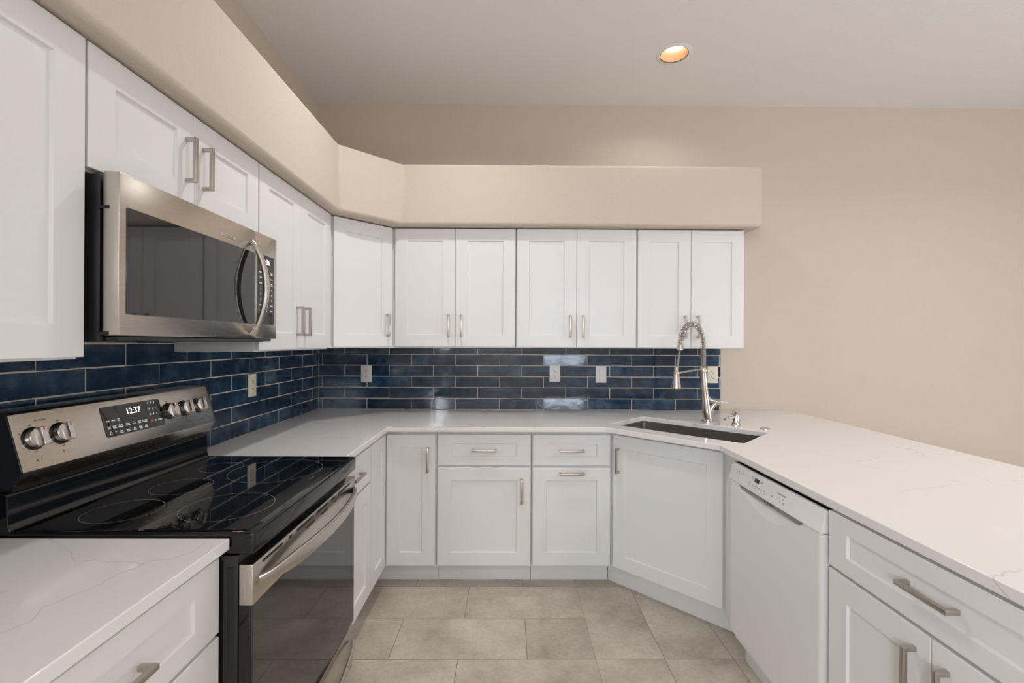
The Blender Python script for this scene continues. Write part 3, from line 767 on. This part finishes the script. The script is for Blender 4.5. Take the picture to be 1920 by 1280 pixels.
# door skin with the scooped hand grip
bm = bm_(); nx_, nz_ = 72, 60; zt, zb = .793, .1425; grid = []
zs = [zb + (.70 - zb) * i / 8 for i in range(8)] + [.70 + (zt - .70) * i / (nz_ - 9) for i in range(nz_ - 8)]
for z in zs:
    row = []
    for i in range(nx_ + 1):
        x = DWW * i / nx_; y = 0
        if .075 < x < .515:
            k = (x - .075) / .44; edge = .776 - .050 * math.sin(math.pi * k) ** 1.5
            if z > edge: y = .020 * min(1, ((z - edge) / (zt - edge)) ** .8) * min(1, 8 * min(k, 1 - k))
        e = min(x, DWW - x); y += .006 * max(0, 1 - e / .008) ** 2
        row.append(bm.verts.new((x, y, z)))
    grid.append(row)
for a, b in zip(grid, grid[1:]):
    for i in range(nx_): bm.faces.new((a[i], a[i + 1], b[i + 1], b[i]))
border = [grid[0][i] for i in range(nx_ + 1)] + [r[-1] for r in grid[1:]] + [grid[-1][i] for i in range(nx_ - 1, -1, -1)] + [r[0] for r in grid[-2:0:-1]]
bk = [bm.verts.new((v.co.x, .026, v.co.z)) for v in border]
for i in range(len(border)): bm.faces.new((border[i], border[(i + 1) % len(border)], bk[(i + 1) % len(border)], bk[i]))
bmesh.ops.recalc_face_normals(bm, faces=bm.faces)
ddoor = obj('door', bm, APPL, dw, angle=50)
bm = bm_(); prism(bm, [(-.003, .7945), (-.002, .800), (.014, .862), (.018, .866), (.045, .866), (.045, .7945)], 'x', .0, DWW, .0015, 2); dpan = obj('control_panel', bm, APPL, dw)
bm = bm_(); box(bm, .080, .510, .003, .012, .7755, .7942, .001, 1); gp = obj('grip_recess', bm, POCKET, dw)
PN = Matrix(((1, 0, 0, 0), (0, .229, -.973, -.002), (0, .973, .229, .800), (0, 0, 0, 1)))
bm = bm_(); box(bm, .196, .228, .036, .052, 0, .0006, .0002, 1, PN); obj('display', bm, GLASS, dpan)
bm = bm_()
def pt(s, u, v, sz=.0052): text(bm, s, sz, PN @ Matrix.Translation((u, v, .0004)), .0003)
def dot(u, v, r=.0016): lathe(bm, [(r, 0), (r, .0004), (0, .0004)], 10, PN @ Matrix.Translation((u, v, .0001)))
for i, s in enumerate(('Heavy', 'Auto', 'Normal', 'Express', 'Rinse', 'Half')):
    pt(s, .165 + i * .022, .022, .0050); dot(.165 + i * .022, .013)
pt('Delay', .182, .050); dot(.182, .041); pt('Sanitize', .247, .047); dot(.247, .038); dot(.108, .052); pt('ON', .104, .040, .006)
pt('Clean', .325, .022, .007); pt('SilencePlus 50 dBA', .378, .043, .0072); pt('Start', .392, .030, .005); pt('Cancel\n3 sec', .396, .018, .005)
obj('panel_print', bm, GREYP, dpan)
for r in (.009,):
    for (u, v, a0, a1) in ((.068, .038, 0, 300), (.368, .020, -60, 160), (.085, .030, 20, 200)):
        bm = bm_(); sweep(bm, [Vector(PN @ Vector((u + r * math.cos(R(a)), v + r * math.sin(R(a)), .0004))) for a in range(a0, a1 + 1, 20)], circ(.0003, 4), (0, 0, 1)); obj('cycle_icon', bm, GREYP, dpan)
bm = bm_(); text(bm, 'BOSCH', .0125, face_mtx(.312, .0026, .7850)); lathe(bm, [(.0045, 0), (.005, .0006), (0, .0006)], 16, Matrix.Translation((.278, .0030, .7850)) @ Matrix.Rotation(R(90), 4, 'X'))
obj('logo', bm, SLOT, gp, 'black maker lettering beside a small round emblem')

# ------------------------------------------------------------------ recessed ceiling lamp
rl = thing('recessed_light', 'round recessed ceiling lamp with a warm glowing tan baffle', 'light', (LX, LY, ZC))
bm = bm_(); lathe(bm, [(.0775, .004), (.0775, -.001), (.080, -.004), (.096, -.003), (.102, 0), (.0775, .004)], 56); obj('trim_ring', bm, CEIL, rl)
bm = bm_(); lathe(bm, [(.0765, -.002), (.0795, -.004), (.0795, .002), (.0765, .004), (.0765, -.002)], 56); obj('rim', bm, RIMD, rl)
bm = bm_(); lathe(bm, [(.0765, .002), (.072, .03), (.062, .072), (.060, .085), (.064, .085), (.076, .03), (.0785, .002), (.0765, .002)], 56); obj('baffle', bm, BAFFLE, rl, 'tan inner baffle')
bm = bm_(); lathe(bm, [(0, .030), (.030, .033), (.050, .043), (.060, .062), (.058, .084), (0, .084)], 40); obj('bulb', bm, BULB, rl, 'glowing white lamp')
sp = bpy.data.lights.new('lamp_beam', 'SPOT'); sp.energy = 9.5; sp.color = WARM; sp.spot_size = R(150); sp.spot_blend = .6; sp.shadow_soft_size = .03
spo = bpy.data.objects.new('lamp_beam', sp); COL.objects.link(spo); spo.parent = rl; spo.location = (0, 0, .012); spo['grp'] = 'bulb'; spo['base'] = 9.5
